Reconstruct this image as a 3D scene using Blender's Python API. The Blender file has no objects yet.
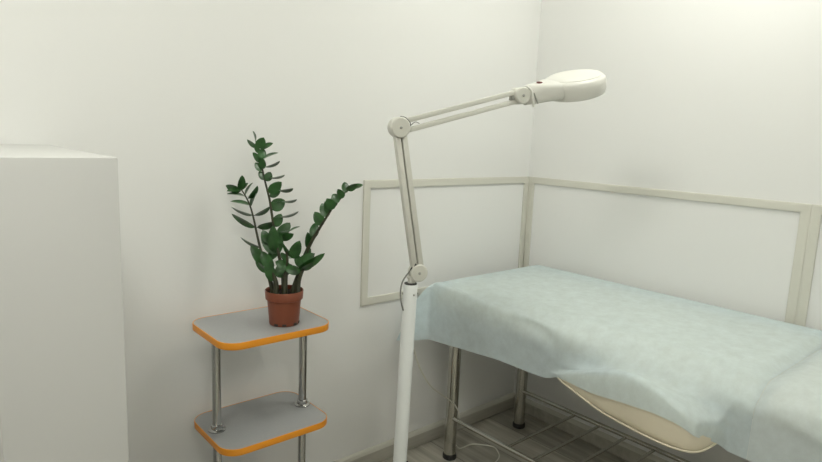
# treatment room corner: couch, magnifier lamp, potted plant on a shelf unit
WALL = (.80, .80, .79)
TRIM = (.655, .645, .58)
FLOOR_D = (.33, .31, .26); FLOOR_L = (.60, .575, .505)
SKIRT_D = (.36, .345, .30); SKIRT_L = (.50, .485, .43)
CAB = (.61, .61, .60)
TRAY = (.35, .355, .36); ORANGE = (.85, .32, .02)
POT = (.215, .058, .027); LEAF = (.023, .083, .019)
LAMP = (.72, .715, .67); LAMPG = (.62, .615, .56); POLE = (.70, .72, .715)
VINYL = (.68, .62, .49)
SHEET = (.755, .87, .915); SHEET2 = (.76, .845, .865); SEE = .30
LED = 26; LED2 = 17; LED_FILL = 21
EXPO = 0.0
HEAD_TILT = 11; HEAD_D = .197; HEAD_UP = -.010; HEAD_PITCH = 16
LIGHTS = [(-2.52, -.98, .22, 'led', 'round white dome ceiling light nearer the white cabinet'),
          (-.58, -.98, .22, 'led2', 'round white dome ceiling light above the couch'),
          (-2.3, -2.8, .22, 'led_fill', 'added unseen fill light, a white dome farthest from the back wall')]  # last one is an added fill, brightening the low walls and under the couch
import bpy, bmesh, math, random
from mathutils import Vector, Matrix, noise
random.seed(7)
C = bpy.context.scene.collection
V = Vector
PI = math.pi

# ------------------------------------------------------------------ materials
def new_mat(name):
    m = bpy.data.materials.new(name); m.use_nodes = True
    nt = m.node_tree
    return m, nt, nt.nodes['Principled BSDF']

def mat(name, col, rough=.5, metal=0., spec=.5, bump=0., bscale=200., var=0., vscale=8.):
    m, nt, b = new_mat(name)
    b.inputs['Base Color'].default_value = (*col, 1)
    b.inputs['Roughness'].default_value = rough
    b.inputs['Metallic'].default_value = metal
    b.inputs['Specular IOR Level'].default_value = spec
    tc = nt.nodes.new('ShaderNodeTexCoord')
    if var:
        n = nt.nodes.new('ShaderNodeTexNoise'); n.inputs['Scale'].default_value = vscale
        n.inputs['Detail'].default_value = 4
        nt.links.new(tc.outputs['Object'], n.inputs['Vector'])
        r = nt.nodes.new('ShaderNodeValToRGB')
        r.color_ramp.elements[0].position = .3; r.color_ramp.elements[1].position = .7
        r.color_ramp.elements[0].color = (*[c * (1 - var) for c in col], 1)
        r.color_ramp.elements[1].color = (*[min(1, c * (1 + var)) for c in col], 1)
        nt.links.new(n.outputs['Fac'], r.inputs['Fac'])
        nt.links.new(r.outputs['Color'], b.inputs['Base Color'])
    if bump:
        n2 = nt.nodes.new('ShaderNodeTexNoise'); n2.inputs['Scale'].default_value = bscale
        n2.inputs['Detail'].default_value = 3
        nt.links.new(tc.outputs['Object'], n2.inputs['Vector'])
        bp = nt.nodes.new('ShaderNodeBump'); bp.inputs['Strength'].default_value = bump
        bp.inputs['Distance'].default_value = .002
        nt.links.new(n2.outputs['Fac'], bp.inputs['Height'])
        nt.links.new(bp.outputs['Normal'], b.inputs['Normal'])
    return m

def wood_mat(name, dark, light, plank=True):
    m, nt, b = new_mat(name)
    N, Lk = nt.nodes, nt.links
    tc = N.new('ShaderNodeTexCoord')
    mp = N.new('ShaderNodeMapping')
    mp.inputs['Rotation'].default_value = (0, 0, PI / 2 if plank else 0)
    Lk.new(tc.outputs['Object'], mp.inputs['Vector'])
    mp2 = N.new('ShaderNodeMapping'); mp2.inputs['Scale'].default_value = (1.6, 26, 26)
    Lk.new(mp.outputs['Vector'], mp2.inputs['Vector'])
    n = N.new('ShaderNodeTexNoise'); n.inputs['Scale'].default_value = 1.2; n.inputs['Detail'].default_value = 7
    n.inputs['Roughness'].default_value = .62
    Lk.new(mp2.outputs['Vector'], n.inputs['Vector'])
    r = N.new('ShaderNodeValToRGB')
    r.color_ramp.elements[0].position = .33; r.color_ramp.elements[1].position = .7
    r.color_ramp.elements[0].color = (*dark, 1); r.color_ramp.elements[1].color = (*light, 1)
    Lk.new(n.outputs['Fac'], r.inputs['Fac'])
    out = r.outputs['Color']
    if plank:
        br = N.new('ShaderNodeTexBrick')
        br.inputs['Scale'].default_value = 1.0
        br.inputs['Brick Width'].default_value = 1.28; br.inputs['Row Height'].default_value = .19
        br.inputs['Mortar Size'].default_value = .0016; br.inputs['Mortar Smooth'].default_value = .1
        br.inputs['Color1'].default_value = (.72, .72, .72, 1); br.inputs['Color2'].default_value = (1, 1, 1, 1)
        br.inputs['Mortar'].default_value = (.3, .3, .3, 1); br.offset = .37
        Lk.new(mp.outputs['Vector'], br.inputs['Vector'])
        mx = N.new('ShaderNodeMix'); mx.data_type = 'RGBA'; mx.blend_type = 'MULTIPLY'
        mx.inputs['Factor'].default_value = 1
        Lk.new(out, mx.inputs[6]); Lk.new(br.outputs['Color'], mx.inputs[7]); out = mx.outputs[2]
    Lk.new(out, b.inputs['Base Color'])
    b.inputs['Roughness'].default_value = .42
    return m

def sheet_mat(name, col, trans, see):
    """thin non-woven fabric: diffuse + light passing through + a little see-through, mottled fibre density"""
    m = bpy.data.materials.new(name); m.use_nodes = True
    nt = m.node_tree; N, Lk = nt.nodes, nt.links
    for x in list(N):
        if x.type != 'OUTPUT_MATERIAL': N.remove(x)
    o = [x for x in N if x.type == 'OUTPUT_MATERIAL'][0]
    d = N.new('ShaderNodeBsdfDiffuse'); t = N.new('ShaderNodeBsdfTranslucent'); p = N.new('ShaderNodeBsdfTransparent')
    d.inputs['Color'].default_value = (*col, 1); t.inputs['Color'].default_value = (*col, 1)
    tc = N.new('ShaderNodeTexCoord')
    n = N.new('ShaderNodeTexNoise'); n.inputs['Scale'].default_value = 26; n.inputs['Detail'].default_value = 7
    n.inputs['Roughness'].default_value = .7
    Lk.new(tc.outputs['Object'], n.inputs['Vector'])
    mr = N.new('ShaderNodeMapRange')
    mr.inputs['From Min'].default_value = .3; mr.inputs['From Max'].default_value = .7
    mr.inputs['To Min'].default_value = max(0, see - .06); mr.inputs['To Max'].default_value = see + .06
    Lk.new(n.outputs['Fac'], mr.inputs['Value'])
    n2 = N.new('ShaderNodeTexNoise'); n2.inputs['Scale'].default_value = 14; n2.inputs['Detail'].default_value = 3
    Lk.new(tc.outputs['Object'], n2.inputs['Vector'])
    bp = N.new('ShaderNodeBump'); bp.inputs['Strength'].default_value = .08; bp.inputs['Distance'].default_value = .006
    Lk.new(n2.outputs['Fac'], bp.inputs['Height']); Lk.new(bp.outputs['Normal'], d.inputs['Normal'])
    m1 = N.new('ShaderNodeMixShader'); m1.inputs[0].default_value = trans
    Lk.new(d.outputs[0], m1.inputs[1]); Lk.new(t.outputs[0], m1.inputs[2])
    m2 = N.new('ShaderNodeMixShader'); Lk.new(mr.outputs['Result'], m2.inputs[0])
    Lk.new(m1.outputs[0], m2.inputs[1]); Lk.new(p.outputs[0], m2.inputs[2])
    Lk.new(m2.outputs[0], o.inputs['Surface'])
    return m

def emit_mat(name, col, s):
    m, nt, b = new_mat(name)
    b.inputs['Base Color'].default_value = (.8, .8, .8, 1)
    b.inputs['Emission Color'].default_value = (*col, 1); b.inputs['Emission Strength'].default_value = s
    return m

M = dict(
    wall=mat('wall_paint', WALL, .75, spec=.25, bump=.06, bscale=90),
    ceil=mat('ceiling_paint', (.80, .80, .76), .85, spec=.2, bump=.03),
    trim=mat('moulding_paint', TRIM, .6, spec=.3, bump=.02),
    floor=wood_mat('laminate_floor', FLOOR_D, FLOOR_L),
    skirt=wood_mat('skirting', SKIRT_D, SKIRT_L, False),
    skirtlit=mat('skirting_lit_top', (.56, .55, .49), .4),  # light on the bevelled top edge, put in as a paler colour
    cab=mat('white_cabinet_paint', CAB, .45, spec=.3),
    chrome=mat('chrome', (.52, .52, .51), .13, 1., var=.03),
    steel=mat('bed_chrome', (.52, .51, .47), .16, 1., var=.04),
    rubber=mat('black_rubber', (.012, .012, .012), .6),
    tray=mat('grey_laminate', TRAY, .38, bump=.02, var=.03, vscale=150),
    orange=mat('orange_edge', ORANGE, .4),
    pot=mat('terracotta_plastic', POT, .42, var=.05, vscale=20),
    soil=mat('soil', (.022, .016, .011), .95, bump=.9, bscale=160, var=.5, vscale=120),
    stem=mat('plant_stem', (.034, .036, .016), .5, var=.5, vscale=60),
    leaf=mat('plant_leaf', LEAF, .30, var=.5, vscale=30),
    lamp=mat('lamp_white', LAMP, .38, var=.01),
    lampg=mat('lamp_grey_white', LAMPG, .42, var=.01),
    pole=mat('lamp_pole_white', POLE, .35, var=.01),
    dark=mat('dark_plastic', (.03, .03, .028), .5),
    red=mat('red_brown_switch', (.16, .045, .04), .4),
    screw=mat('screw_metal', (.38, .38, .35), .4, .6),
    cord=mat('grey_cord', (.20, .20, .185), .5),
    wcord=mat('white_cord', (.70, .69, .62), .45),
    vinyl=mat('cream_vinyl', VINYL, .42, var=.03, vscale=6),
    sheet=sheet_mat('blue_nonwoven', SHEET, .22, SEE),
    sheet2=sheet_mat('pale_nonwoven', SHEET2, .20, SEE * .8),
    glass=None,
    led=emit_mat('led_panel', (.985, .985, .90), LED),
    led2=emit_mat('led_panel_two', (.985, .985, .90), LED2),
    led_fill=emit_mat('fill_dome', (.985, .985, .90), LED_FILL),
    whitemetal=mat('white_metal', (.75, .75, .72), .4),
)
g, nt_, b_ = new_mat('lens_glass'); b_.inputs['Transmission Weight'].default_value = 1; b_.inputs['Roughness'].default_value = .02
M['glass'] = g

# ------------------------------------------------------------------ helpers
def obj(name, bm, m, parent=None, smooth=True, loc=None):
    me = bpy.data.meshes.new(name)
    bmesh.ops.recalc_face_normals(bm, faces=bm.faces)
    bm.to_mesh(me); bm.free()
    me.materials.append(m)
    if smooth:
        for p in me.polygons: p.use_smooth = True
        try: me.set_sharp_from_angle(angle=math.radians(38))
        except Exception: pass
    o = bpy.data.objects.new(name, me); C.objects.link(o)
    if parent is not None:
        o.parent = parent
        if parent.type == 'EMPTY' or parent.parent is not None or True:
            o.matrix_parent_inverse = world_of(parent).inverted()
    return o

def world_of(o):
    mtx = Matrix.LocRotScale(o.location, o.rotation_euler, o.scale)
    if o.parent is not None:
        return world_of(o.parent) @ o.matrix_parent_inverse @ mtx
    return mtx

def thing(name, label, cat, loc, group=None):
    o = bpy.data.objects.new(name, None); C.objects.link(o)
    o.location = loc; o.empty_display_size = .05
    return tag(o, label, cat, group)

def tag(o, label, cat, group=None):
    o['label'] = label; o['category'] = cat
    if group: o['group'] = group
    return o

def struct(name, bm, m, label, cat, parent=None, smooth=False):
    o = obj(name, bm, m, parent, smooth); o['kind'] = 'structure'
    if parent is None: o['label'] = label; o['category'] = cat
    return o

def box(bm, lo, hi, bev=0., seg=2):
    vs = bmesh.ops.create_cube(bm, size=1)['verts']
    lo, hi = V(lo), V(hi)
    for v in vs:
        v.co = V([lo[i] + (v.co[i] + .5) * (hi[i] - lo[i]) for i in range(3)])
    if bev:
        es = list({e for v in vs for e in v.link_edges})
        bmesh.ops.bevel(bm, geom=es, offset=bev, segments=seg, profile=.5, affect='EDGES')
    return bm

def frame_of(d):
    d = d.normalized()
    a = V((0, 0, 1)) if abs(d.z) < .9 else V((1, 0, 0))
    x = d.cross(a).normalized(); y = d.cross(x).normalized()
    return x, y

def ring_loft(bm, rings, cap0=True, cap1=True, closed=True):
    rs = [[bm.verts.new(p) for p in r] for r in rings]
    n = len(rs[0])
    for a, b in zip(rs, rs[1:]):
        for i in range(n if closed else n - 1):
            j = (i + 1) % n
            bm.faces.new((a[i], a[j], b[j], b[i]))
    if cap0: bm.faces.new(list(reversed(rs[0])))
    if cap1: bm.faces.new(rs[-1])
    return rs

def lathe(bm, prof, base, axis=(0, 0, 1), n=32, xdir=None):
    """prof: list of (r, h) along axis from base"""
    ax = V(axis).normalized(); base = V(base)
    x, y = frame_of(ax)
    if xdir is not None:
        x = (V(xdir) - ax * V(xdir).dot(ax)).normalized(); y = ax.cross(x)
    rings = []
    for r, h in prof:
        r = max(r, 1e-5)
        rings.append([base + ax * h + (x * math.cos(2 * PI * i / n) + y * math.sin(2 * PI * i / n)) * r for i in range(n)])
    ring_loft(bm, rings)
    return bm

def smooth_path(pts, k=6):
    P = [V(p[:3]) for p in pts]; R = [p[3] if len(p) > 3 else None for p in pts]
    out = []
    for i in range(len(P) - 1):
        p0 = P[max(i - 1, 0)]; p1 = P[i]; p2 = P[i + 1]; p3 = P[min(i + 2, len(P) - 1)]
        for j in range(k):
            t = j / k
            q = .5 * ((2 * p1) + (p2 - p0) * t + (2 * p0 - 5 * p1 + 4 * p2 - p3) * t * t + (3 * p1 - p0 - 3 * p2 + p3) * t ** 3)
            out.append((q, None if R[i] is None else R[i] + (R[i + 1] - R[i]) * t))
    out.append((P[-1], R[-1]))
    return out

def tube(bm, pts, r=None, n=10, k=6):
    path = smooth_path(pts, k) if k > 1 else [(V(p[:3]), p[3] if len(p) > 3 else None) for p in pts]
    rings = []; px = None
    for i, (p, rr) in enumerate(path):
        a = path[max(i - 1, 0)][0]; b = path[min(i + 1, len(path) - 1)][0]
        d = (b - a).normalized()
        if px is None: px, py = frame_of(d)
        px = (px - d * px.dot(d)).normalized(); py = d.cross(px)
        R_ = rr if r is None else r
        rings.append([p + (px * math.cos(2 * PI * q / n) + py * math.sin(2 * PI * q / n)) * R_ for q in range(n)])
    ring_loft(bm, rings)
    return bm

def bar(bm, a, b, w, h, wdir, bev=.0015):
    """rectangular bar from a to b; w along wdir, h along the other normal"""
    a, b = V(a), V(b); d = (b - a).normalized()
    x = V(wdir); x = (x - d * x.dot(d)).normalized(); y = d.cross(x)
    t = bmesh.new(); L_ = (b - a).length
    box(t, (-w / 2, -h / 2, 0), (w / 2, h / 2, L_), bev)
    mt = Matrix((x, y, d)).transposed().to_4x4(); mt.translation = a
    me = bpy.data.meshes.new('t'); t.to_mesh(me); t.free(); me.transform(mt); bm.from_mesh(me)
    bpy.data.meshes.remove(me)
    return bm

def rrect(x0, x1, y0, y1, r, n=8):
    pts = []
    for cx, cy, a0 in ((x1 - r, y1 - r, 0), (x0 + r, y1 - r, 90), (x0 + r, y0 + r, 180), (x1 - r, y0 + r, 270)):
        for i in range(n + 1):
            a = math.radians(a0 + 90 * i / n)
            pts.append((cx + r * math.cos(a), cy + r * math.sin(a)))
    return pts

def sm(a, b, x):
    t = max(0., min(1., (x - a) / (b - a))); return t * t * (3 - 2 * t)

def lerp_tab(tab, x):
    if x <= tab[0][0]: return tab[0][1]
    for (a, va), (b, vb) in zip(tab, tab[1:]):
        if x <= b: return va + (vb - va) * (x - a) / (b - a)
    return tab[-1][1]
STEMS = {
 'A': [(-1.4137,-0.2330,0.8429,0.0080), (-1.4121,-0.2232,0.8954,0.0065), (-1.4167,-0.2068,0.9534,0.0050), (-1.4214,-0.1905,1.0113,0.0042), (-1.4262,-0.1805,1.0701,0.0038), (-1.4307,-0.1733,1.1170,0.0034), (-1.4371,-0.1606,1.1631,0.0030), (-1.4429,-0.1497,1.2093,0.0025), (-1.4486,-0.1422,1.2526,0.0020), (-1.4523,-0.1336,1.2783,0.0014)],
 'B': [(-1.4382,-0.2113,0.8445,0.0080), (-1.4423,-0.2003,0.8792,0.0060), (-1.4455,-0.1748,0.9231,0.0045), (-1.4486,-0.1486,0.9705,0.0038), (-1.4487,-0.1261,1.0127,0.0034), (-1.4495,-0.1113,1.0473,0.0030), (-1.4547,-0.0987,1.0856,0.0026), (-1.4628,-0.0854,1.1149,0.0022), (-1.4746,-0.0767,1.1386,0.0016)],
 'C': [(-1.3884,-0.2413,0.8443,0.0090), (-1.3768,-0.2438,0.8800,0.0085), (-1.3702,-0.2549,0.9180,0.0075), (-1.3608,-0.2666,0.9645,0.0060), (-1.3501,-0.2814,1.0019,0.0050), (-1.3373,-0.2981,1.0390,0.0042), (-1.3222,-0.3109,1.0721,0.0036), (-1.3073,-0.3236,1.1050,0.0030), (-1.2906,-0.3390,1.1322,0.0026), (-1.2765,-0.3529,1.1563,0.0020), (-1.2502,-0.3794,1.1710,0.0012)],
 'D': [(-1.4224,-0.2517,0.8455,0.0090), (-1.4187,-0.2475,0.8802,0.0080), (-1.4140,-0.2443,0.9150,0.0065), (-1.4118,-0.2458,0.9480,0.0050), (-1.4137,-0.2458,0.9719,0.0030)],
 'E': [(-1.4460,-0.2443,0.8472,0.0090), (-1.4438,-0.2400,0.8759,0.0075), (-1.4503,-0.2336,0.9112,0.0050), (-1.4571,-0.2282,0.9406,0.0030)],
 'F': [(-1.3923,-0.2770,0.8500,0.0075), (-1.3875,-0.2738,0.8848,0.0060), (-1.3813,-0.2852,0.9193,0.0045), (-1.3714,-0.2960,0.9411,0.0030)],
}
LEAVES = {
 'A': [
  (-1.4541,-0.1308,1.2840, -1.4633,-0.1336,1.3112, -0.640,-0.711,-0.290, 0.0144),
  (-1.4509,-0.1372,1.2669, -1.4702,-0.1123,1.2858, 0.221,0.693,-0.686, 0.0184),
  (-1.4489,-0.1395,1.2641, -1.4423,-0.1578,1.2938, -0.801,0.414,0.433, 0.0252),
  (-1.4414,-0.1466,1.2616, -1.4152,-0.1611,1.2787, 0.026,0.783,0.622, 0.0172),
  (-1.4500,-0.1417,1.2497, -1.4619,-0.1404,1.2740, -0.898,-0.012,-0.440, 0.0136),
  (-1.4457,-0.1490,1.2326, -1.4363,-0.1430,1.2615, -0.873,0.450,0.190, 0.0207),
  (-1.4474,-0.1428,1.2235, -1.4687,-0.1445,1.2496, -0.760,-0.154,-0.631, 0.0169),
  (-1.4389,-0.1482,1.2326, -1.4005,-0.1644,1.2508, 0.292,0.933,0.211, 0.0227),
  (-1.4433,-0.1506,1.2035, -1.4482,-0.1634,1.2349, -0.890,0.453,0.045, 0.0190),
  (-1.4459,-0.1496,1.1976, -1.4545,-0.1317,1.2199, -0.755,0.338,-0.562, 0.0163),
  (-1.4373,-0.1545,1.2096, -1.4113,-0.1937,1.2287, -0.855,-0.503,0.131, 0.0240),
  (-1.4398,-0.1564,1.1717, -1.4458,-0.1397,1.1954, -0.807,0.369,-0.462, 0.0154),
  (-1.4260,-0.1670,1.1782, -1.3999,-0.2031,1.1894, -0.823,-0.548,0.152, 0.0229),
  (-1.4356,-0.1607,1.1690, -1.4222,-0.1628,1.1940, -0.776,0.441,0.452, 0.0207),
  (-1.4294,-0.1707,1.1344, -1.4074,-0.1992,1.1673, -0.579,0.385,0.719, 0.0267),
  (-1.4280,-0.1744,1.1229, -1.3995,-0.1788,1.1476, -0.569,0.387,0.725, 0.0207),
  (-1.4076,-0.1879,1.1428, -1.3863,-0.2291,1.1520, -0.853,-0.358,0.379, 0.0237),
  (-1.4260,-0.1769,1.0875, -1.3912,-0.1883,1.1126, -0.465,0.362,0.808, 0.0326),
  (-1.4033,-0.1984,1.1112, -1.3808,-0.2401,1.1207, -0.878,-0.422,0.226, 0.0240),
  (-1.4207,-0.1858,1.0361, -1.4016,-0.1896,1.0714, -0.749,0.480,0.457, 0.0252),
  (-1.4087,-0.1967,1.0652, -1.3750,-0.2396,1.0842, -0.812,-0.543,0.213, 0.0240),
  (-1.4151,-0.1971,1.0058, -1.3823,-0.2062,1.0454, -0.627,0.463,0.626, 0.0281),
  (-1.4131,-0.1995,1.0030, -1.3894,-0.2398,1.0194, -0.581,-0.011,0.814, 0.0240),
  (-1.3869,-0.2176,1.0248, -1.3593,-0.2250,1.0365, 0.242,0.969,0.038, 0.0154),
  (-1.4227,-0.1931,0.9938, -1.4607,-0.1823,1.0072, -0.337,-0.016,-0.942, 0.0237),
  (-1.4300,-0.1948,0.9556, -1.4461,-0.1630,1.0211, -0.850,0.360,-0.385, 0.0296),
  (-1.4271,-0.1955,0.9644, -1.4317,-0.1975,1.0370, -0.887,0.460,-0.044, 0.0296),
  (-1.4065,-0.2057,1.0005, -1.4362,-0.1819,0.9357, 0.710,-0.491,-0.505, 0.0281),
  (-1.4163,-0.1930,1.0203, -1.4127,-0.2231,0.9888, 0.346,-0.659,0.668, 0.0218),
 ],
 'B': [
  (-1.4771,-0.0752,1.1355, -1.4747,-0.0841,1.1783, -0.998,-0.041,0.049, 0.0219),
  (-1.4748,-0.0772,1.1356, -1.5042,-0.0405,1.1451, 0.217,0.403,-0.889, 0.0240),
  (-1.4760,-0.0762,1.1355, -1.5104,-0.0615,1.1321, -0.281,-0.789,-0.546, 0.0188),
  (-1.4737,-0.0781,1.1357, -1.4535,-0.0763,1.1553, -0.354,0.891,0.284, 0.0141),
  (-1.4660,-0.0821,1.1171, -1.5111,-0.0665,1.1236, -0.343,-0.926,-0.154, 0.0240),
  (-1.4633,-0.0833,1.1222, -1.4415,-0.0852,1.1558, 0.133,0.991,-0.032, 0.0200),
  (-1.4574,-0.0910,1.1107, -1.4412,-0.1143,1.1493, -0.899,-0.420,0.123, 0.0240),
  (-1.4520,-0.1000,1.0902, -1.4307,-0.0945,1.1330, 0.004,0.992,-0.128, 0.0240),
  (-1.4554,-0.0969,1.0909, -1.5036,-0.0739,1.1010, -0.461,-0.843,-0.277, 0.0240),
  (-1.4518,-0.1060,1.0626, -1.4914,-0.0532,1.0805, 0.584,0.617,-0.528, 0.0240),
  (-1.4462,-0.1112,1.0614, -1.4210,-0.1518,1.0903, -0.892,-0.352,0.283, 0.0240),
  (-1.4510,-0.1209,1.0274, -1.4959,-0.0652,1.0608, 0.192,0.614,-0.766, 0.0240),
  (-1.4443,-0.1270,1.0263, -1.4088,-0.1726,1.0470, -0.681,-0.213,0.700, 0.0240),
  (-1.4486,-0.1486,0.9705, -1.4851,-0.1011,0.9940, 0.490,0.659,-0.571, 0.0240),
  (-1.4437,-0.1776,0.9174, -1.4785,-0.1541,0.9757, -0.781,0.257,-0.570, 0.0281),
  (-1.4462,-0.1920,0.9023, -1.4680,-0.1618,0.9323, 0.065,0.726,-0.685, 0.0239),
 ],
 'C': [
  (-1.3553,-0.2683,0.9792, -1.3599,-0.2720,1.0249, -0.993,-0.046,-0.105, 0.0231),
  (-1.3472,-0.2820,1.0106, -1.3332,-0.2720,1.0513, -0.828,0.541,0.151, 0.0237),
  (-1.3287,-0.3030,1.0509, -1.3481,-0.2924,1.0873, -0.761,0.389,-0.519, 0.0267),
  (-1.3187,-0.3133,1.0751, -1.3267,-0.2953,1.1114, -0.798,0.450,-0.400, 0.0252),
  (-1.3066,-0.3254,1.0994, -1.3276,-0.3226,1.1290, -0.730,0.398,-0.555, 0.0252),
  (-1.2971,-0.3362,1.1191, -1.3047,-0.3185,1.1407, -0.711,0.398,-0.579, 0.0222),
  (-1.2863,-0.3428,1.1324, -1.3040,-0.3426,1.1575, -0.734,0.434,-0.523, 0.0192),
  (-1.2803,-0.3511,1.1490, -1.2787,-0.3376,1.1766, -0.814,0.538,-0.218, 0.0192),
  (-1.2787,-0.3510,1.1562, -1.2635,-0.3782,1.1755, -0.729,0.076,0.680, 0.0183),
  (-1.2675,-0.3598,1.1610, -1.2368,-0.3683,1.1711, 0.040,0.822,0.569, 0.0167),
  (-1.3695,-0.2536,0.9268, -1.3530,-0.2728,0.9798, -0.959,-0.123,0.255, 0.0240),
  (-1.3005,-0.3288,1.1082, -1.3040,-0.3123,1.1328, -0.782,0.460,-0.420, 0.0178),
  (-1.3124,-0.3163,1.0869, -1.3276,-0.3123,1.1192, -0.844,0.312,-0.435, 0.0180),
 ],
 'D': [
  (-1.4006,-0.2549,0.9514, -1.3887,-0.2762,1.0028, -0.755,0.525,0.392, 0.0281),
  (-1.3981,-0.2564,0.9544, -1.4150,-0.2272,0.9927, 0.178,0.818,-0.546, 0.0240),
  (-1.4047,-0.2510,0.9213, -1.4409,-0.2338,0.9399, -0.450,0.020,-0.893, 0.0252),
  (-1.3996,-0.2536,0.9302, -1.4286,-0.2235,0.8930, 0.477,-0.463,-0.747, 0.0267),
  (-1.4125,-0.2471,0.9393, -1.4302,-0.2435,0.9672, -0.843,-0.159,-0.514, 0.0166),
 ],
 'E': [
  (-1.4498,-0.2330,0.8842, -1.4662,-0.2275,0.9415, -0.878,0.382,-0.288, 0.0267),
  (-1.4423,-0.2429,0.9002, -1.4186,-0.2405,0.9387, -0.743,0.516,0.426, 0.0237),
  (-1.4520,-0.2309,0.9168, -1.4752,-0.2143,0.9694, -0.828,0.314,-0.465, 0.0267),
 ],
 'F': [
  (-1.3923,-0.2757,0.9187, -1.3384,-0.3261,0.9698, -0.677,0.022,0.736, 0.0240),
  (-1.3935,-0.2717,0.9330, -1.3514,-0.2956,0.9657, -0.386,0.434,0.814, 0.0252),
  (-1.3857,-0.2814,0.9191, -1.3667,-0.3157,0.9473, -0.896,-0.153,0.417, 0.0240),
  (-1.3809,-0.2844,0.9251, -1.3895,-0.2585,0.9599, -0.567,0.588,-0.577, 0.0221),
  (-1.3884,-0.2804,0.9132, -1.4266,-0.2610,0.9258, -0.338,-0.059,-0.939, 0.0237),
 ],
}
# ------------------------------------------------------------------ the room
RX, RY, RZ, T = -4.4, -3.4, 2.5, .1
struct('floor', box(bmesh.new(), (RX - T, RY - T, -.1), (T, T, 0)), M['floor'], 'grey wood laminate floor with long planks', 'floor')
struct('ceiling', box(bmesh.new(), (RX - T, RY - T, RZ), (T, T, RZ + .1)), M['ceil'], 'plain white ceiling above the room', 'ceiling')
struct('wall_back', box(bmesh.new(), (RX - T, 0, 0), (T, T, RZ)), M['wall'], 'white wall behind the plant and the shelf unit', 'wall')
struct('wall_right', box(bmesh.new(), (0, RY - T, 0), (T, 0, RZ)), M['wall'], 'white wall along the long side of the couch', 'wall')
struct('wall_left', box(bmesh.new(), (RX - T, RY - T, 0), (RX, 0, RZ)), M['wall'], 'white wall on the cabinet side of the room', 'wall')
struct('wall_front', box(bmesh.new(), (RX, RY - T, 0), (0, RY, RZ)), M['wall'], 'white wall facing the couch corner', 'wall')
def skirting(a, b):
    bm = bmesh.new()
    # profile: depth from wall, height; run from a to b with the normal pointing into the room
    a, b = V(a), V(b); d = (b - a).normalized(); n = V((d.y, -d.x, 0))
    if n.dot(V((-1.7, -1.7, 0)) - a) < 0: n = -n
    prof = [(0, .004), (.016, .004), (.017, .012), (.016, .058), (.012, .068), (.006, .073), (0, .074)]
    ring_loft(bm, [[p + n * u + V((0, 0, h)) for u, h in prof] for p in (a, b)])
    return bm
struct('baseboard_back', skirting((RX, -.0005, 0), (0, -.0005, 0)), M['skirt'], 'grey wood skirting board along the back wall', 'baseboard')
struct('baseboard_right', skirting((-.0005, -.018, 0), (-.0005, RY, 0)), M['skirt'], 'grey wood skirting board along the right wall', 'baseboard')

def moulding(bm, wall, u0, u1, z0, z1, w=.030, d=.007):
    """mitred rectangular frame of wall moulding with a rounded profile"""
    prof = [(0, 0), (.0, d * .8), (w * .07, d), (w * .3, d), (w * .7, d), (w * .93, d), (w, d * .8), (w, 0)]
    cor = [(u0, z0, 1, 1), (u1, z0, -1, 1), (u1, z1, -1, -1), (u0, z1, 1, -1)]
    rings = []
    for u, z, su, sz in cor:
        r = []
        for o_, h in prof:
            uu, zz = u + su * o_, z + sz * o_
            r.append(V((uu, -h - .0004, zz)) if wall == 'back' else V((-h - .0004, uu, zz)))
        rings.append(r)
    rings.append(rings[0])
    vs = [[bm.verts.new(p) for p in r] for r in rings[:4]]
    n = len(prof)
    for i in range(4):
        a, b = vs[i], vs[(i + 1) % 4]
        for k in range(n):
            bm.faces.new((a[k], a[(k + 1) % n], b[(k + 1) % n], b[k]))
    return bm
ZT, ZB = 1.150, .672
struct('trim_1', moulding(bmesh.new(), 'back', -.963, -.006, ZB, ZT), M['trim'], 'beige moulding frame on the back wall', 'wall moulding', smooth=True)
struct('trim_2', moulding(bmesh.new(), 'right', -1.1580, -.006, ZB, ZT), M['trim'], 'beige moulding frame on the right wall beside the corner', 'wall moulding', smooth=True)
struct('trim_3', moulding(bmesh.new(), 'right', -2.35, -1.1585, ZB, ZT), M['trim'], 'second beige moulding frame on the right wall', 'wall moulding', smooth=True)

# ------------------------------------------------------------------ ceiling lights, with one added fill dome
def ceiling_light(x, y, r, m, label):
    t = thing('ceiling_light', label, 'ceiling light', (x, y, RZ), 'ceiling lights')
    f = bmesh.new(); lathe(f, [(r * .6, -.0005), (r * 1.04, -.0005), (r * 1.05, -.012), (r * 1.03, -.03), (r * .6, -.03)], (x, y, RZ), n=40)
    obj('base', f, M['whitemetal'], t)
    d = bmesh.new(); lathe(d, [(r * math.cos(a), -.0305 - r * .75 * math.sin(a)) for a in [PI / 2 * k / 9 for k in range(10)]], (x, y, RZ), n=40)
    obj('diffuser', d, m, t)
for a in LIGHTS: ceiling_light(*a[:3], M[a[3]], a[4])

# ------------------------------------------------------------------ white cabinet
cab = thing('cabinet', 'tall narrow white cabinet standing against the back wall', 'cabinet', (-2.052, -.30, 0))
X0, X1, Y0, Y1, ZC = -2.155, -1.950, -.593, -.004, 1.257
obj('body', box(bmesh.new(), (X0 + .001, Y0 + .0015, .05), (X1 - .001, Y1, ZC), .0025), M['cab'], cab)
obj('plinth', box(bmesh.new(), (X0 + .01, Y0 + .02, 0), (X1 - .01, Y1 - .01, .0495)), M['cab'], cab)

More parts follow.
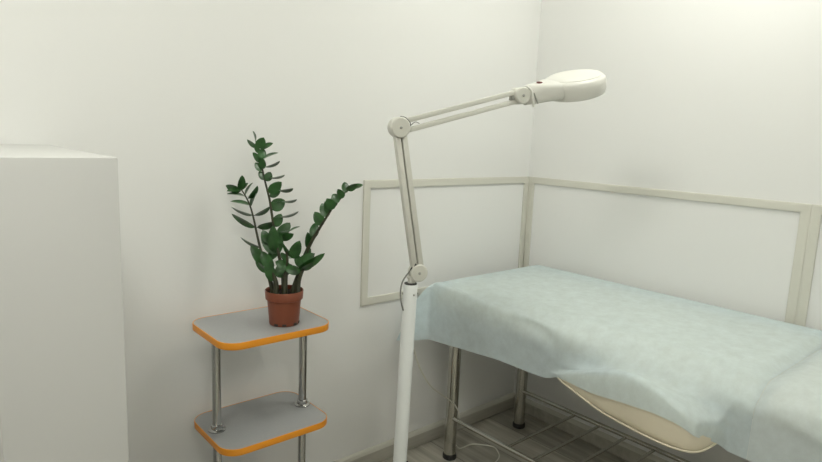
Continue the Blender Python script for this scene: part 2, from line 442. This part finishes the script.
# ------------------------------------------------------------------ shelf unit
SX0, SX1, SY0, SY1 = -1.638, -1.291, -.327, -.058
unit = thing('shelf_unit', 'small shelf unit with grey orange-edged trays on two chrome posts', 'shelf unit', (-1.464, -.19, 0))
PX = (-1.603, -1.319); PY = -.186
TOPS = (.752, .447, .142)
for zt in TOPS:
    pts = rrect(SX0 + .002, SX1 - .002, SY0 + .002, SY1 - .002, .052)
    bm = bmesh.new()
    ring_loft(bm, [[V((x, y, z)) for x, y in pts] for z in (zt - .018, zt)])
    s = obj('shelf', bm, M['tray'], unit)
    bm = bmesh.new()
    outer = rrect(SX0, SX1, SY0, SY1, .054); inner = rrect(SX0 + .0022, SX1 - .0022, SY0 + .0022, SY1 - .0022, .0518)
    midr = rrect(SX0 + .0006, SX1 - .0006, SY0 + .0006, SY1 - .0006, .0534)
    n = len(outer)
    rings = [[V((x, y, zt - .019)) for x, y in inner], [V((x, y, zt - .019)) for x, y in midr], [V((x, y, zt - .0178)) for x, y in outer],
             [V((x, y, zt - .001)) for x, y in outer], [V((x, y, zt + .0008)) for x, y in midr], [V((x, y, zt + .0008)) for x, y in inner]]
    vs = [[bm.verts.new(p) for p in r] for r in rings]
    for i in range(len(vs)):
        a, b = vs[i], vs[(i + 1) % len(vs)]
        for k in range(n): bm.faces.new((a[k], a[(k + 1) % n], b[(k + 1) % n], b[k]))
    e = obj('edge_band', bm, M['orange'], s); e['label'] = 'orange edge band'
for x in PX:
    bm = bmesh.new()
    for lo, hi in ((TOPS[0] - .019, TOPS[1] + .0005), (TOPS[1] - .019, TOPS[2] + .0005)):
        lathe(bm, [(.0125, hi), (.0125, lo)], (x, PY, 0), n=24)
    p = obj('post', bm, M['chrome'], unit)
    for zt in TOPS[1:]:
        bm = bmesh.new()
        lathe(bm, [(.0245, zt + .0008), (.0245, zt + .004), (.022, zt + .006), (.0165, zt + .0075), (.0165, zt + .018), (.0128, zt + .020)], (x, PY, 0), n=28)
        obj('flange', bm, M['chrome'], p)
    for zt in TOPS[:2]:
        bm = bmesh.new()
        lathe(bm, [(.0128, zt - .026), (.0145, zt - .025), (.0145, zt - .0195), (.018, zt - .0192)], (x, PY, 0), n=28)
        obj('collar', bm, M['chrome'], p)
for x in (SX0 + .05, SX1 - .05):
    for y in (SY0 + .05, SY1 - .05):
        bm = bmesh.new()
        lathe(bm, [(.018, TOPS[2] - .0192), (.018, TOPS[2] - .028), (.008, TOPS[2] - .03), (.008, .06)], (x, y, 0), n=16)
        lathe(bm, [(.02, -.012), (.027, -.010), (.028, 0), (.027, .010), (.02, .012)], (x, y, .0285), (1, 0, 0), n=24)
        obj('caster', bm, M['rubber'], unit)

# ------------------------------------------------------------------ potted plant
PB = V((-1.4150, -.2370, TOPS[0] + .0008))
plant = thing('potted_plant', 'glossy green plant in a terracotta pot on the top shelf', 'plant', PB)
bm = bmesh.new()
lathe(bm, [(.001, .004), (.036, .004), (.038, 0), (.0425, 0), (.0435, .004), (.0495, .074), (.0500, .0745), (.0545, .0765), (.0562, .101), (.0552, .1025),
           (.0535, .101), (.0525, .086), (.001, .085)], PB, n=40)
pot = obj('pot', bm, M['pot'], plant)
for a in (-150, -118, -72, -40, 30, 120):
    bm = bmesh.new(); ca, sa = math.cos(math.radians(a)), math.sin(math.radians(a))
    t = V((-sa, ca, 0)); c = PB + V((ca, sa, 0)) * .0428 + V((0, 0, .0052))
    bar(bm, c - t * .006, c + t * .006, .005, .006, (ca, sa, 0), .001)
    obj('drain_hole', bm, M['dark'], pot)
bm = bmesh.new(); R = [1e-4, .012, .024, .036, .046, .0528]
rings = [[PB + V((r * math.cos(2 * PI * i / 36), r * math.sin(2 * PI * i / 36), .0895 + .004 * noise.noise(V((r * 90 * math.cos(2 * PI * i / 36), r * 90 * math.sin(2 * PI * i / 36), 1))))) for i in range(36)] for r in R]
rings = [[p + V((0, 0, -.004)) for p in rings[-1]]] + rings[::-1]
ring_loft(bm, rings)
obj('soil', bm, M['soil'], plant)

def leaf_mesh(bm, base, tip, wax, W):
    b, t, s = V(base), V(tip), V(wax).normalized()
    L_ = (t - b).length; d = (t - b) / L_; nrm = d.cross(s).normalized()
    NU, NV = 9, 4
    prev = None; th = .0011
    def pt(i, j, side):
        u = i / NU
        wd = W * .5 * (math.sin(PI * min(1, (u * .985 + .015)) ** .86) ** .60) * (1 - .08 * u)
        v = j / NV * 2 - 1
        p = b + d * (u * L_) + s * (wd * v)
        p += nrm * (.10 * L_ * (u * (1 - u)) * 1.2 - .0 + abs(v) * wd * .28)
        return p + nrm * (side * th * (1 - abs(v) ** 3) * (1 if 0 < i < NU else .3))
    top = [[bm.verts.new(pt(i, j, 1)) for j in range(NV + 1)] for i in range(NU + 1)]
    bot = [[bm.verts.new(pt(i, j, -1)) for j in range(NV + 1)] for i in range(NU + 1)]
    for i in range(NU):
        for j in range(NV):
            bm.faces.new((top[i][j], top[i][j + 1], top[i + 1][j + 1], top[i + 1][j]))
            bm.faces.new((bot[i][j], bot[i + 1][j], bot[i + 1][j + 1], bot[i][j + 1]))
        bm.faces.new((top[i][0], top[i + 1][0], bot[i + 1][0], bot[i][0]))
        bm.faces.new((top[i][NV], bot[i][NV], bot[i + 1][NV], top[i + 1][NV]))
    for i in (0, NU):
        for j in range(NV): bm.faces.new((top[i][j], bot[i][j], bot[i][j + 1], top[i][j + 1]))
for k, pts in STEMS.items():
    bm = bmesh.new(); p0 = V(pts[0][:3])
    tube(bm, [(p0.x, p0.y, PB.z + .078, pts[0][3])] + list(pts), n=10, k=5)
    st = obj('stem', bm, M['stem'], plant)
    bm = bmesh.new()
    axis = [q for q, r in smooth_path([V(p[:3]) for p in pts], 12)] if False else [V(p[:3]) for p in pts]
    for l in LEAVES[k]:
        b = V(l[0:3]); t = V(l[3:6])
        # petiole start: nearest point on the stem's axis
        best = None
        for a, c in zip(axis, axis[1:]):
            f = max(0, min(1, (b - a).dot(c - a) / (c - a).length_squared)); q = a + (c - a) * f
            if best is None or (q - b).length < (best - b).length: best = q
        if (best - b).length > .0015:
            tube(bm, [(*best, .0012), (*b, .0012)], n=6, k=1)
        leaf_mesh(bm, b, b + (t - b) * 1.06, l[6:9], l[9] * 1.22)
    f = obj('foliage', bm, M['leaf'], st)

# ------------------------------------------------------------------ magnifier floor lamp
PXY = V((-1.1698, -.4960, 0)); ZP = .896
D = V((.9454, -.3258, 0)); NN = V((-.3258, -.9454, 0)); UP = V((0, 0, 1))
K = V((-1.1392, -.5151, .9300)); E = V((-1.2085, -.4900, 1.3385)); H = V((-.8560, -.6126, 1.4460))
AX = (V((.7578, -.6512, 0)) * .0165 + UP * ZP).normalized(); PT = PXY + AX * ZP; PT = V((PT.x, PT.y, 0))
lamp = thing('magnifier_lamp', 'white magnifier lamp with jointed arm on a tall pole beside the couch', 'lamp', PXY)
bm = bmesh.new(); lathe(bm, [(.0205, .09), (.0205, ZP - .002), (.0190, ZP), (.015, ZP), (.015, ZP - .02)], PXY, AX, n=32)
pole = obj('pole', bm, M['pole'], lamp)
bm = bmesh.new(); lathe(bm, [(.0149, ZP - .012), (.0182, ZP + .0005), (.0180, ZP + .003), (.008, ZP + .0035)], PT, n=28)
o = obj('pole_cap', bm, M['dark'], pole); o['label'] = 'black pole cap'
for a in (150, -30, -100):
    bm = bmesh.new(); ca, sa = math.cos(math.radians(a)), math.sin(math.radians(a))
    lathe(bm, [(.003, 0), (.003, .003), (.0015, .0042)], PT + V((ca * .0200, sa * .0200, ZP - .028)), (ca, sa, 0), n=10)
    obj('screw', bm, M['screw'], pole)
bm = bmesh.new(); rr = V((.7578, -.6512, 0))
lathe(bm, [(.006, 0), (.006, .006), (.012, .008), (.013, .012), (.010, .014)], PXY + rr * .0185 - V((.65, .74, 0)) * .012 + V((0, 0, .337)), rr, n=16)
o = obj('clamp_knob', bm, M['rubber'], pole); o['label'] = 'black knob low on the pole'
# base: hub, five legs, five castors
bm = bmesh.new(); lathe(bm, [(.03, .055), (.034, .06), (.034, .10), (.024, .12), (.0210, .125)], PXY, n=28)
obj('hub', bm, M['lamp'], lamp)
for i in range(5):
    a = math.radians(72 * i + 170); dv = V((math.cos(a), math.sin(a), 0))
    bm = bmesh.new(); tube(bm, [(*(PXY + dv * .028 + UP * .082), .014), (*(PXY + dv * .16 + UP * .073), .012), (*(PXY + dv * .29 + UP * .062), .010)], n=12, k=4)
    lg = obj('leg', bm, M['lamp'], lamp)
    bm = bmesh.new(); c = PXY + dv * .283; tv = V((-dv.y, dv.x, 0))
    lathe(bm, [(.007, .03), (.007, .058)], c, n=12)
    lathe(bm, [(.018, -.011), (.0235, -.009), (.024, 0), (.0235, .009), (.018, .011)], c + UP * .0245, tv, n=22)
    obj('castor', bm, M['rubber'], lg)
# bracket between pole and knuckle
bm = bmesh.new()
lathe(bm, [(.0085, ZP + .002), (.0085, ZP + .022)], PT, n=18)
bar(bm, PT + UP * (ZP + .012) - D * .004, V((K.x, K.y, ZP + .03)) - NN * .006 + D * -.004, .02, .02, NN, .003)
bar(bm, PT + UP * (ZP + .004) + D * .002, K - NN * .004, .016, .018, NN, .003)
obj('bracket', bm, M['lampg'], lamp)

def joint(c, r, th, name='joint'):
    bm = bmesh.new()
    lathe(bm, [(.001, -th / 2), (r - .003, -th / 2), (r, -th / 2 + .003), (r, th / 2 - .003), (r - .003, th / 2), (.001, th / 2)], c, NN, n=40)
    j = obj(name, bm, M['lampg'], lamp)
    bm = bmesh.new(); lathe(bm, [(.0042, 0), (.0042, .0012), (.003, .0022), (.001, .0022)], c + NN * (th / 2), NN, n=14)
    obj('screw', bm, M['screw'], j)
    return j
joint(K, .0258, .032, 'knuckle'); joint(E, .0280, .036, 'elbow_joint'); joint(H, .0245, .046, 'head_joint')
def arm(a, b, off, w, h):
    d = (b - a).normalized(); s = d.cross(NN).normalized()
    t = bmesh.new()
    for sg in (-1, 1):
        bar(t, a + s * off * sg, b + s * off * sg, w, h, s)
    return obj('arm', t, M['lampg'], lamp)
dl = (E - K).normalized(); arm(K + dl * .010, E - dl * .010, .0098, .0150, .022)
du = (H - E).normalized(); arm(E + du * .012, H - du * .012, .0130, .0130, .020)
bm = bmesh.new(); q = (H - du * .026); bar(bm, q - UP * .0065, q + UP * .0065, .010, .022, du)
o = obj('stop_block', bm, M['screw'], lamp)
# cords on the arm
bm = bmesh.new()
tube(bm, [(*(E - UP * .006 + du * .030 + NN * .004),), (*(E + du * .042 + UP * .004 + NN * .01),), (*(E + du * .052 + UP * .002 + NN * .008),), (*(E + du * .062 - UP * .004),)], .0011, 8, 5)
obj('arm_cord', bm, M['cord'], lamp); bm = bmesh.new()
tube(bm, [(*(E + UP * .030 + NN * .008),), (*(E + UP * .027 + D * .014 + NN * .013),), (*(E + UP * .014 + D * .028 + NN * .012),), (*(E + UP * .0075 + D * .033),)], .0012, 8, 5)
obj('arm_cord', bm, M['cord'], lamp); bm = bmesh.new()
tube(bm, [(-1.1477, -.5198, .962), (-1.1600, -.512, .942), (-1.1794, -.5027, .9126), (-1.1876, -.5005, .8896), (-1.1906, -.5033, .8642), (-1.1890, -.5062, .8445), (-1.1800, -.5055, .82)], .0022, 8, 5)
bm2 = bmesh.new(); tube(bm2, [(-1.1505, -.5195, .957), (-1.1560, -.5160, .948), (-1.1620, -.5125, .937)], .0052, 8, 4)
obj('cord_sleeve', bm2, M['dark'], lamp)
obj('arm_cord', bm, M['cord'], lamp)
# power cord: leaves the pole, loops past the couch leg and lies on the floor
bm = bmesh.new()
tube(bm, [(-1.152, -.484, .755), (-1.1201, -.467, .7237), (-1.0945, -.4587, .6779), (-1.0058, -.398, .569), (-.887, -.3246, .4537), (-.7627, -.2509, .3617),
          (-.6550, -.1960, .2862), (-.6120, -.1850, .2498), (-.5890, -.1920, .205), (-.5700, -.1650, .14), (-.5500, -.1400, .05), (-.515, -.135, .004), (-.4493, -.1411, .004), (-.4135, -.1729, .004),
          (-.3856, -.2144, .004), (-.4014, -.2539, .004), (-.4287, -.2832, .004), (-.4778, -.3043, .004), (-.56, -.32, .004), (-.70, -.30, .004), (-.90, -.18, .004), (-1.05, -.06, .004)], .0026, 8, 5)
obj('power_cord', bm, M['wcord'], lamp)
# head: neck + round housing tipped a little towards the room
tilt = math.radians(HEAD_TILT)
U = (D * math.cos(math.radians(HEAD_PITCH)) + UP * math.sin(math.radians(HEAD_PITCH))).normalized()      # along the head
Wd = U.cross(NN).normalized()
if Wd.z < 0: Wd = -Wd
HN = (Wd * math.cos(tilt) + NN * math.sin(tilt)).normalized()                          # top normal
HS = HN.cross(U).normalized()
HC = H + U * HEAD_D + UP * HEAD_UP
def head_ring(rx, ry, h, n=48, off=0):
    return [HC + U * (math.cos(2 * PI * i / n) * rx + off) + HS * (math.sin(2 * PI * i / n) * ry) + HN * h for i in range(n)]
bm = bmesh.new()
prof = [(.060, -.031), (.080, -.032), (.0905, -.027), (.0945, -.014), (.0945, .006), (.0925, .017), (.087, .023), (.078, .0262), (.075, .0265)]
ring_loft(bm, [head_ring(r, r * .97, h) for r, h in prof], cap0=False, cap1=True)
# open underside: inner wall and lens seat
ring_loft(bm, [head_ring(r, r * .97, h) for r, h in [(.060, -.031), (.056, -.026), (.056, -.006)]], cap0=False, cap1=False)
housing = obj('lamp_head', bm, M['lamp'], lamp)
bm = bmesh.new(); ring_loft(bm, [head_ring(r, r * .97, h) for r, h in [(.055, -.014), (.055, -.010), (.035, -.007), (.015, -.0055), (.001, -.005)]])
obj('lens', bm, M['glass'], housing)
bm = bmesh.new(); ring_loft(bm, [head_ring(r, r * .96, h, off=.002) for r, h in [(.080, .0240), (.080, .0272), (.077, .0288), (.045, .0305), (.001, .0310)]])
obj('lid', bm, M['lamp'], housing)
bm = bmesh.new()
nk = []
for s, hh, ww, up in ((.016, .022, .014, -.002), (.022, .0285, .017, -.002), (.045, .0300, .022, -.002), (.065, .0300, .032, -.002), (.085, .0295, .045, -.001), (.115, .0275, .060, 0)):
    c = H + U * s + UP * (HEAD_UP * s / HEAD_D + up)
    bn = (UP * (1 - s / .115) + HN * (s / .115)).normalized(); bs = bn.cross(U).normalized()
    nk.append([c + bn * (hh * math.copysign(abs(math.sin(a)) ** .6, math.sin(a))) + bs * (ww * math.copysign(abs(math.cos(a)) ** .6, math.cos(a))) for a in [2 * PI * i / 28 for i in range(28)]])
ring_loft(bm, nk)
neck = obj('neck', bm, M['lamp'], housing)
bm = bmesh.new(); c = H + U * .060 + UP * (.0290 + HEAD_UP * .5) + NN * .012
lathe(bm, [(.0095, -.006), (.0095, .0008), (.0080, .0028), (.002, .0034)], c, (UP * .9 + U * .05), n=20)
o = obj('switch', bm, M['red'], neck); o['label'] = 'small red-brown switch'
s0 = H + NN * .0235; bm = bmesh.new()
tube(bm, [(*(s0 + UP * .027 + D * .010 - NN * .004), .0022), (*(s0 + UP * .016 + D * .024), .0030), (*(s0 - UP * .004 + D * .031), .0034), (*(s0 - UP * .031 + D * .036), .0036)], n=10, k=5)
obj('lever', bm, M['lamp'], neck)
bm = bmesh.new(); tube(bm, [(*(s0 + UP * .010 + D * .036 - NN * .003), .0012), (*(s0 - UP * .008 + D * .044 - NN * .002), .0026), (*(s0 - UP * .021 + D * .052 - NN * .003), .0014)], n=8, k=5)
obj('hinge_gap', bm, M['screw'], neck)

# ------------------------------------------------------------------ treatment couch
couch = thing('treatment_couch', 'cream treatment couch with round chrome legs standing in the corner', 'treatment couch', (-.37, -1.05, 0))
LEGX = (-.596, -.145); LEGY = (-.157, -1.86)
def slab(x0, x1, y0, y1, z0, z1, r):
    bm = bmesh.new()
    box(bm, (x0, y0, z0), (x1, y1, z1), r, 5)
    return bm
def pad(y0, y1):
    prof = [(-.690, .664), (-.693, .690), (-.687, .706), (-.672, .720), (-.645, .733), (-.60, .742), (-.36, .745), (-.12, .744), (-.075, .738), (-.058, .715), (-.057, .664)]
    prof = [tuple(q)[::2] for q in [p for p, r in smooth_path([(x, 0, z) for x, z in prof], 3)]]
    cx, cz = -.37, .700; bm = bmesh.new(); rings = []
    for f, o in ((0, .975), (.004, .99), (.014, .998), (.03, 1.0)): rings.append((y0 + f, o))
    for f, o in ((.03, 1.0), (.014, .998), (.004, .99), (0, .975)): rings.append((y1 - f, o))
    ring_loft(bm, [[V((cx + (x - cx) * o, y, .662 + max(0, z - .662) * (o if o == 1 else 1 - (1 - o) * 6))) for x, z in prof] for y, o in rings])
    return bm
obj('mattress', pad(-1.282, -.128), M['vinyl'], couch)
obj('head_pad', pad(-1.96, -1.308), M['vinyl'], couch)
bm = bmesh.new()
for x in LEGX: box(bm, (x - .018, LEGY[1] - .03, .625), (x + .018, LEGY[0] + .015, .661), .004)
for y in (LEGY[0], -1.30, LEGY[1]): box(bm, (LEGX[0] + .018, y - .015, .627), (LEGX[1] - .018, y + .015, .659), .003)
obj('frame', bm, M['steel'], couch)
for x in LEGX:
    for y in LEGY:
        bm = bmesh.new(); lathe(bm, [(.0245, .018), (.0245, .6245)], (x, y, 0), n=32)
        lg = obj('leg', bm, M['steel'], couch)
        bm = bmesh.new(); lathe(bm, [(.026, 0), (.0285, .003), (.0285, .018), (.0265, .022), (.0248, .022)], (x, y, 0), n=32)
        o = obj('rubber_foot', bm, M['rubber'], lg); o['label'] = 'black rubber foot'
ZR = .178
for x in LEGX:
    bm = bmesh.new(); lathe(bm, [(.0092, .02), (.0092, LEGY[0] - LEGY[1] - .02)], (x - .006, LEGY[1], ZR + .004), (0, 1, 0), n=18)
    obj('rail', bm, M['steel'], couch)
y = -.452; i = 0
while y > -1.8:
    bm = bmesh.new(); lathe(bm, [(.0058, .004), (.0058, LEGX[1] - LEGX[0] - .004)], (LEGX[0], y, ZR), (1, 0, 0), n=14)
    obj('crossbar', bm, M['steel'], couch); y -= .1175
# side armrest: a rounded padded lobe on the room side
ZRT = [(.69, .585), (.74, .605), (.806, .638), (.909, .686), (.975, .712), (1.031, .728), (1.105, .720), (1.17, .696), (1.213, .662), (1.224, .640)]
LOBE = [(x_, y_, lerp_tab(ZRT, -y_) - .007) for x_, y_ in ((-.690, -.690), (-.715, -.725), (-.742, -.765), (-.771, -.830), (-.800, -.893), (-.823, -.950), (-.840, -1.020), (-.850, -1.080),
        (-.855, -1.125), (-.854, -1.162), (-.847, -1.190), (-.832, -1.210), (-.810, -1.220))] + [(-.780, -1.224, .626), (-.735, -1.225, .615), (-.690, -1.225, .610)]
LX = [(-y_, x_) for x_, y_, z_ in LOBE[:13]] + [(1.226, -.775)]
HEMT = [(.69, .560), (.703, .572), (.74, .590), (.80, .603), (.876, .614), (1.014, .644), (1.117, .656), (1.187, .650), (1.221, .618)]
ZL = .580
bm = bmesh.new(); cols = []
cen = V((-.69, -1.0, 0))
for x, y, zc in LOBE:
    n = (V((x, y, 0)) - V((-.66, -1.02, 0))).normalized()
    hgt = zc - ZL; col = []
    for inn, hz in ((.05, 0), (.012, .0), (.003, .06), (0, .18), (0, .62), (.006, .82), (.016, .95), (.026, .96), (.055, .86)):
        col.append(V((min(x - n.x * inn, -.66) if inn < .05 else max(x - n.x * inn, x), y - n.y * inn, ZL + hgt * hz)))
    cols.append([V((-.662, col[0].y * .5 + y * .5, ZL))] + col + [V((-.662, y, ZL + hgt * .62))])
ring_loft(bm, cols)
o = obj('armrest', bm, M['vinyl'], couch); o['label'] = 'rounded cream side armrest'
# piping along the lower edge of the armrest
bm = bmesh.new(); tube(bm, [(x - .001, y, ZL + .004) for x, y, z in LOBE[1:-1]], .0028, 8, 4)
obj('piping', bm, M['vinyl'], o)

# ------------------------------------------------------------------ sheets
ZE = [(.12, .751), (.21, .749), (.36, .738), (.46, .730), (.61, .728), (.74, .714), (.86, .709), (1.08, .709), (1.17, .701), (1.24, .703), (1.32, .714), (1.45, .716)]
def section(y):
    """cross-section of the covering sheet at this y, from the wall side to the free hem"""
    t = -y
    ze = lerp_tab(ZE, t); hem = lerp_tab([(.10, .523), (.25, .536), (.47, .555), (.70, .556), (1.25, .562), (1.5, .566)], t)
    cr = 1 - sm(.13, .24, t); cg = .010 * sm(.48, .60, t) * (1 - sm(1.0, 1.15, t))
    A = [(-.030, .690), (-.030, .728), (-.038, .749), (-.065, .7565), (-.20, .757), (-.40, .757), (-.56, .7575), (-.625, .7565), (-.667, .749 + .007 * cr - .35 * (.749 - ze) * (1 - cr)), (-.694 - .003 * cr, ze + .006),
         (-.706 + cg, ze - .014), (-.7075 - cg * .3, ze - .05), (-.708, ze - .09), (-.709, (ze - .09) * .66 + hem * .34), (-.709, (ze - .09) * .33 + hem * .67), (-.710, hem)]
    w = sm(.66, .73, t) * (1 - sm(1.214, 1.242, t))
    if w <= 0: return A
    lx = lerp_tab(LX, t); zr = lerp_tab(ZRT, t); hl = min(lerp_tab(HEMT, t), zr - .012)
    dip = .016 * sm(.80, .98, t)
    sp = max(0, -.708 - lx); k = min(1, sp / .06)
    B = A[:9] + [(-.700, ze + .001), (-.706 - min(.022, .25 * sp), min(ze - .008, max(zr, ze - .05)) - dip * .6), (min(-.7075 - .034 * k, .5 * (lx - .715) if k == 1 else 9), min(ze, zr) - dip * .6 + .03 * (1 - k)), (min(lx + .022 * k, -.7085 - .0335 * k), zr - .003 + .01 * (1 - k)), (min(lx, -.708) - .002, zr - .004), (min(lx, -.708) - .0085, zr - (zr - hl) * .45), (min(lx, -.708) - .0085, hl)]
    return [(a[0] * (1 - w) + b[0] * w, a[1] * (1 - w) + b[1] * w) for a, b in zip(A, B)]
def refine(sec, k=3):
    P = [V((x, 0, z)) for x, z in sec]
    return [q for q, r in smooth_path([tuple(p) for p in P], k)]
def wr(p, amp):
    return V((noise.noise(V((p.x * 9, p.y * 7, p.z * 6))), 0, noise.noise(V((p.x * 8 + 7, p.y * 6, p.z * 8))))) * amp
ys = [-.118, -.14, -.17, -.22]
while ys[-1] > -1.20: ys.append(ys[-1] - .03)
ys += [-1.212, -1.222, -1.229, -1.236, -1.243, -1.252, -1.266, -1.274, -1.282, -1.2890]
ys = sorted({round(q, 4) for q in ys}, reverse=True)
bm = bmesh.new(); rows = []
for y in ys:
    row = []
    for q in refine(section(y)):
        p = V((q.x, y, q.z))
        side = sm(.742, .69, q.z) if q.x < -.66 else 0
        a = .0006 + .0070 * side
        if -1.24 < y < -.72 and q.x < -.7: a *= .30
        wv = wr(p, a)
        wv.x = -abs(wv.x) if side > .2 else wv.x
        if q.z > .735: wv.z = abs(wv.z)
        p.z -= .015 * sm(-1.245, -1.289, y) * sm(.66, .70, q.z)
        p += wv
        # long soft crease running along the front edge into the armrest
        row.append(bm.verts.new(p))
    rows.append(row)
for a, b in zip(rows, rows[1:]):
    for i in range(len(a) - 1): bm.faces.new((a[i], a[i + 1], b[i + 1], b[i]))
# hanging end at the foot: falls over the end edge, and the spare corner stands out as a folded fin
first = rows[0]; nfront = 10 * 3
NT = 8
edge = first[1 * 3: nfront]            # along the end edge from wall side to the front corner
prev = edge
fr = first[nfront - 1:]
grid = [edge]
for k in range(1, NT + 1):
    t = k / NT; r = []
    for i, v in enumerate(edge):
        base = v.co.copy(); f = i / (len(edge) - 1)
        dz = t * .205
        p = V((base.x, -.118 + .022 * sm(0, .25, t) + .012 * t * math.sin(f * 9 + 1), min(base.z, .757) - dz - .0))
        r.append(bm.verts.new(p + wr(p, .004)))
    grid.append(r)
for a, b in zip(grid, grid[1:]):
    for i in range(len(a) - 1): bm.faces.new((a[i], b[i], b[i + 1], a[i + 1]))
# fin: front drape column -> tip column -> end drape column
end_col = [g_[-1] for g_ in grid]
m = len(fr); tipc = []
for i, v in enumerate(fr):
    t = i / (m - 1)
    p = V((-.694 - .155 * t ** .62, -.112 + .040 * t, .750 - .213 * t)); p.y += .006 * math.sin(t * 5)
    tipc.append(p)
ecol = []
for i in range(m):
    t = i / (m - 1) * NT; k = min(int(t), NT - 1); f = t - k
    ecol.append(end_col[k].co.lerp(end_col[k + 1].co, f))
cols = []
for s in range(0, 9):
    f = s / 8
    col = []
    for i in range(m):
        a = fr[i].co; b = tipc[i]; c = ecol[i]
        if s == 0: col.append(fr[i])
        else:
            g2 = (1 - f); p = a * g2 + b * f
            p = p + V((0, .006 * math.sin(f * PI) * (i / m), -.006 * math.sin(f * PI) * (i / m)))
            col.append(bm.verts.new(p))
    cols.append(col)
for s in range(1, 9):
    f = s / 8; col = []
    for i in range(m):
        b = tipc[i]; c = ecol[i] + V((0, .004, 0))
        p = b * (1 - f) + c * f
        col.append(bm.verts.new(p + V((0, .010 * math.sin(f * PI) * (i / m), 0))))
    cols.append(col)
for a, b in zip(cols, cols[1:]):
    for i in range(m - 1): bm.faces.new((a[i], b[i], b[i + 1], a[i + 1]))
bmesh.ops.remove_doubles(bm, verts=bm.verts, dist=.0004)
s1 = obj('couch_sheet', bm, M['sheet'])
s1.modifiers.new('smooth', 'SUBSURF').levels = 1; s1.modifiers[-1].render_levels = 1
tag(s1, 'pale blue disposable sheet draped over the foot end and armrest of the couch', 'couch sheet')

def hsection(y):
    return section(y)
ys = [-1.2895, -1.2925, -1.298, -1.310]
while ys[-1] > -2.0: ys.append(ys[-1] - .035)
bm = bmesh.new(); rows = []
for y in ys:
    row = []
    for q in refine(hsection(y)):
        p = V((q.x, y, q.z)); side = sm(.742, .69, q.z) if q.x < -.66 else 0
        lead = sm(-1.318, -1.2895, y)
        p.z -= .015 * lead * sm(.66, .70, q.z)
        p.x += 0
        wv = wr(V((q.x, y, q.z)), .0006 + .0070 * side)
        wv.x = -abs(wv.x) if side > .2 else wv.x
        if q.z > .735: wv.z = abs(wv.z)
        # diagonal crease on the front of the head section
        ridge = math.exp(-((q.z - (.690 + (y + 1.36) * .25)) / .012) ** 2) * sm(1.33, 1.37, -y) * side
        p += wv + V((-.010 * ridge, 0, 0))
        row.append(bm.verts.new(p))
    rows.append(row)
for a, b in zip(rows, rows[1:]):
    for i in range(len(a) - 1): bm.faces.new((a[i], a[i + 1], b[i + 1], b[i]))
s2 = obj('couch_sheet', bm, M['sheet2'])
s2.modifiers.new('smooth', 'SUBSURF').levels = 1; s2.modifiers[-1].render_levels = 1
tag(s2, 'white disposable sheet on the head section of the couch, beyond the seam', 'couch sheet')

# ------------------------------------------------------------------ camera and look
sc = bpy.context.scene
cd = bpy.data.cameras.new('camera'); co = bpy.data.objects.new('camera', cd); C.objects.link(co)
cd.sensor_fit = 'HORIZONTAL'; cd.sensor_width = 36; cd.lens = 596.04 / 822 * 36; cd.clip_start = .02
fwd, rgt, upv = V((.6484, .7446, -.1585)), V((.7578, -.6512, .0406)), V((.0730, .1464, .9865))
mw = Matrix((rgt, upv, -fwd)).transposed().to_4x4(); mw.translation = V((-2.2597, -1.7652, 1.319))
co.matrix_world = mw; sc.camera = co
w = bpy.data.worlds.new('world'); sc.world = w; w.use_nodes = True
w.node_tree.nodes['Background'].inputs[0].default_value = (.9, .95, 1, 1); w.node_tree.nodes['Background'].inputs[1].default_value = 0
vs = sc.view_settings
sc.display_settings.display_device = 'sRGB'
vs.view_transform = 'Standard'; vs.look = 'None'; vs.gamma = 1; vs.exposure = EXPO; vs.use_curve_mapping = False
sc.cycles.use_denoising = True; sc.cycles.max_bounces = 10; sc.cycles.diffuse_bounces = 6; sc.cycles.transparent_max_bounces = 16
sc.cycles.caustics_reflective = False; sc.cycles.caustics_refractive = False
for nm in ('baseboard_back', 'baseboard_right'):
    me = bpy.data.objects[nm].data; me.materials.append(M['skirtlit'])
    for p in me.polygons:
        if p.center.z > .063 and p.normal.z > .1: p.material_index = 1  # top faces get the painted-in lit edge
